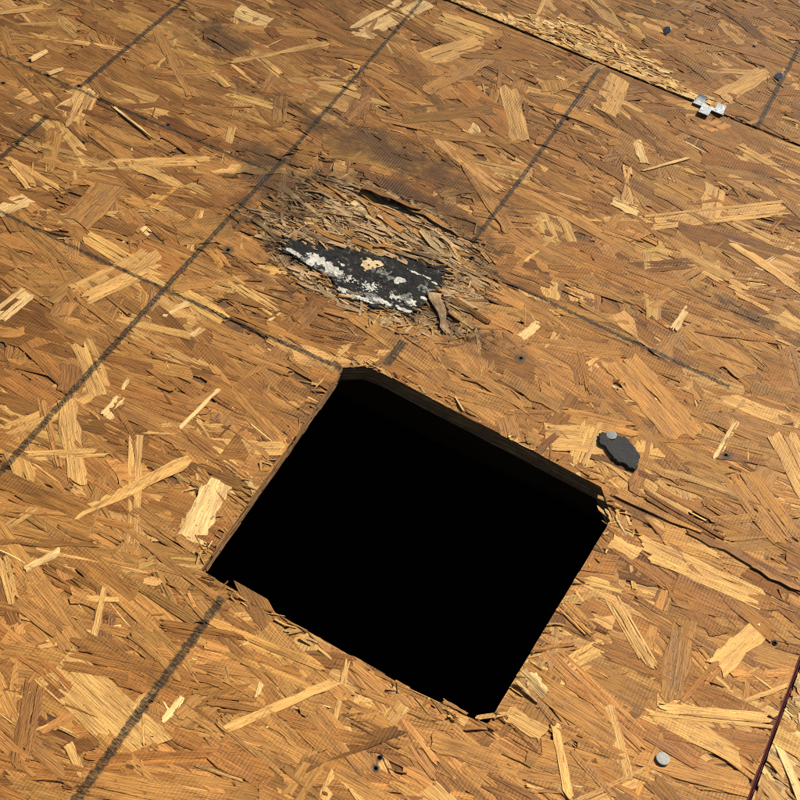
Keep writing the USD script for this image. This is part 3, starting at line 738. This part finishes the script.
flake(0, (520, 672), (546, 698), .010, 'c', .0014, tw=.0012, bow=.0004)
flake(0, (515, 682), (538, 704), .003, 'c', .0022, tl=-.001)
flake(0, (690, 158), (640, 172), .0035, 'c', .0012)
flake(0, (112, 106), (153, 140), .0028, 'c', .0018, tl=.0006)
flake(0, (30, 62), (48, 52), .005, 'c', .0022, tw=.001)
flake(0, (47, 75), (64, 70), .004, 'c', .002, tw=.0008)

# ------------------------------------------------------------------ write the strands: the 300 that show largest each on its own, the rest as one layer
live = SEEN & ~INHOLE
cnt = np.bincount(IDMAP[live & (IDMAP >= 0) & (IDMAP < 10**7)].ravel(), weights=DEPTHW[live & (IDMAP >= 0) & (IDMAP < 10**7)].ravel(), minlength=strand_id[0] + 1)
for bd in range(3):
    ids = np.array(sorted({c[0] for c in collected[bd]}))
    area = cnt[ids]; order = ids[np.argsort(-area)]; nbig = int(min(300, (area > 0).sum()))
    big = {int(i): k for k, i in enumerate(order[:nbig])}
    groups = [[] for _ in range(nbig)]; rest = []
    for i, v, f in collected[bd]:
        (groups[big[i]] if i in big else rest).append((v, f))

    def join(items):
        offs = np.cumsum([0] + [len(v) for v, _ in items])
        return np.vstack([v for v, _ in items]), np.vstack([f + o for (_, f), o in zip(items, offs)])
    for gk in groups:
        rich('strand', *join(gk), WOOD, panels[bd])
    rich('strand_layer', *join(rest), WOOD, panels[bd], kind='stuff', label='the smaller pressed wood strands of the face')
    if frayed[bd]:
        rich('frayed_fibres', *join(frayed[bd]), WOOD, panels[bd], kind='stuff', label='loose splintered wood fibres')

# cut faces of the hole: thin layered slivers between the glue lines
walls = []
n_ = 520
dist = rng.random(n_) * per.length
for t in dist:
    a, b = np.array(per.interpolate(t).coords[0]), np.array(per.interpolate(min(t + .001, per.length)).coords[0])
    e = b - a
    if np.linalg.norm(e) < 1e-6:
        continue
    e /= np.linalg.norm(e); L = rng.uniform(.006, .03); h = rng.uniform(.0004, .0013)
    m = trimesh.creation.box((L, rng.uniform(.0006, .0018), h)); m.apply_transform(trimesh.transformations.rotation_matrix(rng.normal(0, .04), (0, 1, 0)))
    m.apply_transform(trimesh.transformations.rotation_matrix(math.atan2(e[1], e[0]), (0, 0, 1)))
    m.apply_translation((a[0], a[1], rng.uniform(-THICK + .001, -.0022))); walls.append(m)
part('cut_edge_layers', trimesh.util.concatenate(walls), CUT, panels[0], kind='stuff', label='layered strands showing in the cut edge of the hole')

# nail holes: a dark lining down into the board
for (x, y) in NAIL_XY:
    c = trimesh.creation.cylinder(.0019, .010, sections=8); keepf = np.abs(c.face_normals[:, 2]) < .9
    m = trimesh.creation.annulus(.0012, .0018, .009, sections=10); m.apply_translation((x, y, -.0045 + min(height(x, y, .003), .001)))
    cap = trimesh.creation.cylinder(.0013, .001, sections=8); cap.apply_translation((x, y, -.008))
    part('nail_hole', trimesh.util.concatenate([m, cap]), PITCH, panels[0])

# ------------------------------------------------------------------ thin sheets cut to an outline
def sheet(outline, cell, top, thick, rag=0., seed=0, under=None):
    """A thin rough sheet: outline polygon (xy), top(x, y) heights, constant thickness, edge ragged by noise."""
    pol = Polygon(outline)
    if rag:
        dens = np.array([pol.exterior.interpolate(t).coords[0] for t in np.arange(0, pol.exterior.length, cell * 2)])
        off = np.stack([meshkit.fbm(np.c_[dens * 260, np.full(len(dens), k)], 3, seed + k) - .5 for k in (1, 2)], 1)
        pol = Polygon(dens + off * rag * 2).buffer(0)
        if pol.geom_type != 'Polygon':
            pol = max(pol.geoms, key=lambda g: g.area)
    return cells(lambda X, Y: shapely.contains_xy(pol, X, Y), pol.bounds, cell, top, thick)


def cells(inside, bounds, cell, top, thick):
    x0, y0, x1, y1 = bounds
    gx, gy = np.arange(x0, x1 + cell, cell), np.arange(y0, y1 + cell, cell)
    X, Y = np.meshgrid(gx, gy, indexing='ij')
    on = inside(X[:-1, :-1] + cell / 2, Y[:-1, :-1] + cell / 2)
    Z = top(X, Y); idx = np.arange(X.size).reshape(X.shape)
    V = np.c_[X.ravel(), Y.ravel(), Z.ravel()]; n0 = len(V); V = np.vstack([V, V - [0, 0, thick]])
    a, b, c, d = idx[:-1, :-1][on], idx[1:, :-1][on], idx[1:, 1:][on], idx[:-1, 1:][on]
    F = [np.c_[a, b, c], np.c_[a, c, d]]
    pad = np.pad(on, 1)
    for di, dj, (p, q) in ((-1, 0, (0, 3)), (1, 0, (2, 1)), (0, -1, (1, 0)), (0, 1, (3, 2))):
        edge = on & ~pad[1 + di:pad.shape[0] - 1 + di, 1 + dj:pad.shape[1] - 1 + dj]
        co = [idx[:-1, :-1][edge], idx[1:, :-1][edge], idx[1:, 1:][edge], idx[:-1, 1:][edge]]
        F += [np.c_[co[p], co[q], co[q] + n0], np.c_[co[p], co[q] + n0, co[p] + n0]]
    m = trimesh.Trimesh(V, np.vstack(F), process=False); m.remove_unreferenced_vertices(); m.fix_normals()
    return m


# torn scrap of tar felt in the worn patch
tar = thing('tar_scrap', 'torn black scrap of roofing tar with white residue, in the worn patch above the hole', 'tar scrap')
outline = P([(283, 242), (296, 240), (310, 245), (337, 248), (362, 252), (394, 257), (420, 263), (446, 267), (444, 282), (436, 289), (430, 298), (424, 306), (410, 315), (392, 311), (370, 305), (352, 299), (336, 292), (331, 278), (319, 272), (307, 266), (296, 258), (284, 251)])
tar_top = lambda X, Y: -.0004 + .0022 * meshkit.fbm(np.stack([X * 60, Y * 60, 0 * X], -1), 4, 3) + .0009 * meshkit.fbm(np.stack([X * 420, Y * 420, 0 * X], -1), 2, 5)
part('felt', sheet(outline, .0007, tar_top, .0018, rag=.0060, seed=3), TAR, tar, smooth=True)
TARP = Polygon(outline).buffer(-.0006)


def residue(name, blobs, thr, mat, seed, scale=330.0, label=None):
    B = np.array([(*at(px, py)[:2], rx, ry) for px, py, rx, ry in blobs])

    def inside(X, Y):
        f = np.max([1 - np.hypot((X - b[0]) / b[2], (Y - b[1]) / b[3]) for b in B], axis=0)
        return (f + 1.5 * (meshkit.fbm(np.stack([X * scale, Y * scale, 0 * X], -1), 4, seed) - .5) > thr) & (f > -.6) & shapely.contains_xy(TARP, X, Y)
    bb = (*(B[:, :2] - B[:, 2:] * 1.6).min(0), *(B[:, :2] + B[:, 2:] * 1.6).max(0))
    part(name, cells(inside, bb, .00042, lambda X, Y: tar_top(X, Y) + (.0002 if mat is GREYISH else .0004), .0009), mat, tar, smooth=30, label=label)


residue('white_residue', [(318, 262, .012, .006), (334, 272, .010, .006), (310, 264, .007, .005), (342, 266, .004, .003)], .22, FLAKE, 11)
residue('white_residue', [(400, 281.5, .0062, .0042), (396, 283, .004, .003)], .20, FLAKE, 12, 200.)
residue('white_residue', [(362, 300, .012, .003), (382, 303, .012, .0035), (345, 293, .010, .004), (402, 310, .010, .003), (412, 304, .005, .004)], .28, FLAKE, 13, 420.)
residue('white_residue', [(424, 300, .006, .0025), (434, 284, .006, .0018), (415, 274, .008, .0015), (428, 279, .006, .0016)], .30, FLAKE, 14, 420.)
residue('white_residue', [(290, 252, .006, .003), (296, 256, .005, .003)], .25, FLAKE, 15)
residue('white_residue', [(370, 288, .020, .012), (350, 280, .014, .009), (395, 298, .015, .009)], .74, FLAKE, 17, 650., label='scattered pale specks')
residue('grey_residue', [(330, 275, .022, .008), (375, 300, .026, .009), (405, 300, .016, .010), (305, 262, .014, .006), (352, 296, .016, .007)], .52, GREYISH, 31, 420., label='thin grey dust on the tar')
residue('grey_residue', [(425, 290, .014, .010), (385, 275, .03, .008)], .66, GREYISH, 32, 500., label='thin grey dust on the tar')
residue('cream_crumb', [(371, 265, .009, .0045), (366, 268, .005, .004), (378, 264, .005, .003)], .18, CREAM, 16, label='cream coloured wood showing through')

# ------------------------------------------------------------------ shingle scrap and nails
def nail(px, py, name='nail', label='', z=None, r=.0048, tilt=(0, 0), mat=NAILM, group=None, lift=.0014):
    x, y = at(px, py)[:2]; z = height(x, y, .004) if z is None else z
    t = thing(name, label, 'nail', group, (x, y, z + lift))
    prof = np.array([(0, .00032), (r * .45, .00031), (r * .80, .00028), (r * .95, .00016), (r, -.0001), (r * .98, -.0004), (r * .6, -.0006), (0, -.0007)])
    hd = trimesh.creation.revolve(prof[::-1], sections=24)
    sh = trimesh.creation.cylinder(.0016, .03, sections=10); sh.apply_translation((0, 0, -.0154))
    R = trimesh.transformations.euler_matrix(tilt[0], tilt[1], 0)
    dent = hd.vertices[:, :2] * 700
    hd.vertices[:, 2] += .00010 * (meshkit.noise(np.c_[dent, np.full(len(dent), px)], 2) - .5)
    hd.apply_transform(R); sh.apply_transform(R)
    part('head', hd, mat, t, smooth=24); part('shank', sh, mat, t, smooth=40)
    return t


scrap_outline = P([(597.5, 436), (602, 434.5), (610, 435), (619, 436.5), (627, 440), (633, 446), (636, 453), (639.5, 463), (638, 467), (634.5, 471), (628, 468.5), (620, 464), (612, 457), (606, 450), (600, 444)])
sc = np.array(Polygon(scrap_outline).centroid.coords[0]); hz = max(height(*sc, .008), .0008)
scrap = thing('shingle_scrap', 'small dark grey scrap of shingle held by a nail at the right of the hole', 'shingle scrap')
part('scrap', sheet(scrap_outline, .0006, lambda X, Y: hz + .0010 + .0008 * meshkit.fbm(np.stack([X * 90, Y * 90, 0 * X], -1), 3, 8) + .0003 * meshkit.noise(np.stack([X * 900, Y * 900, 0 * X], -1), 4), .0018, rag=.0026, seed=9), SHINGLE, scrap, smooth=True)
nail(610.5, 437.5, label='shiny nail head at the top end of the dark shingle scrap', z=hz + .0017, lift=.0008, r=.0044, tilt=(.12, -.1))
nail(662.5, 759.5, label='bright round nail head standing proud near the lower right edge', r=.0050, lift=.0016, tilt=(-.03, .03))
nail(666, 33, label='bent dull nail sticking up above the seam, beyond the metal clip', r=.0046, mat=DULLNAIL, lift=.004, tilt=(.55, -.35))
nail(778, 78, label='dull nail head beside the printed line near the upper right edge', r=.0044, mat=DULLNAIL, lift=.003, tilt=(.4, -.3))

# ------------------------------------------------------------------ metal panel clip in the seam
cx = at(708.5, 108)[0]
clip = thing('panel_clip', 'shiny metal clip gripping both panel edges in the seam', 'panel clip', loc=(cx, SEAM_Y + GAP / 2 - .0016, .0012))


def tab(x, w, y0, y1, z, t=.0010, curl=0.):
    ys = np.linspace(y0, y1, 7); q = np.linspace(0, 1, 7); zt = z + curl * q ** 2
    pol = Polygon(np.r_[np.c_[ys, zt + t / 2], np.c_[ys, zt - t / 2][::-1]])
    m = trimesh.creation.extrude_polygon(pol, w)                      # profile in y, z; extruded along x
    m.apply_transform(np.array([[0, 0, 1, x - w / 2], [1, 0, 0, 0], [0, 1, 0, 0], [0, 0, 0, 1.0]]))
    return m


web = trimesh.creation.box((.034, .0012, .020)); web.apply_translation((0, 0, -.0105)); web = trimesh.util.concatenate([web, tab(0, .032, -.0030, .0022, .0006)]); part('web', web, GALV, clip)
part('tab', tab(-.0108, .0094, .0001, .0108, .0007, curl=.0030), GALV, clip)
part('tab', tab(.0108, .0094, .0001, .0108, .0007, curl=.0014), GALV, clip)
part('tab', tab(-.0012, .0108, -.0001, -.0150, .0010, curl=.0006), GALV, clip)
part('tab', tab(-.0108, .0094, .0001, .0108, -.0225), GALV, clip)
part('tab', tab(.0108, .0094, .0001, .0108, -.0225), GALV, clip)
part('tab', tab(-.0012, .0108, -.0001, -.0150, -.0228), GALV, clip)

# ------------------------------------------------------------------ below: attic, house, ground
X0, X1, Y0, Y1 = BOUNDS[0][0], BOUNDS[2][1], BOUNDS[0][2], BOUNDS[1][3]

def slab(name, lo, hi, mat):
    b = trimesh.creation.box(np.subtract(hi, lo)); b.apply_translation(np.add(lo, hi) / 2); return tag(part(name, b, mat), kind='structure')


slab('attic_floor', (X0 + .12, Y0 + .12, -2.1), (X1 - .12, Y1 - .12, -2.0), DUST)
slab('attic_wall', (X0, Y0, -5), (X1, Y0 + .1, -THICK - .003), PLASTER); slab('attic_wall', (X0, Y1 - .1, -5), (X1, Y1, -THICK - .003), PLASTER)
slab('attic_wall', (X0, Y0 + .102, -5), (X0 + .1, Y1 - .102, -THICK - .003), PLASTER); slab('attic_wall', (X1 - .1, Y0 + .102, -5), (X1, Y1 - .102, -THICK - .003), PLASTER)
g = trimesh.creation.box((600, 600, .2)); g.apply_translation((0, 0, -5.1)); tag(part('ground', g, SOIL), kind='structure')
# the gaps beside the far panel are closed by roof paper laid at deck level
slab('roof_underlay', (X0, SEAM_Y + .06, -THICK - .002), (BOUNDS[1][0] - .004, Y1, -.004), SHINGLE)
slab('roof_underlay', (BOUNDS[1][1] + .004, SEAM_Y + .06, -THICK - .002), (X1, Y1, -.004), SHINGLE)
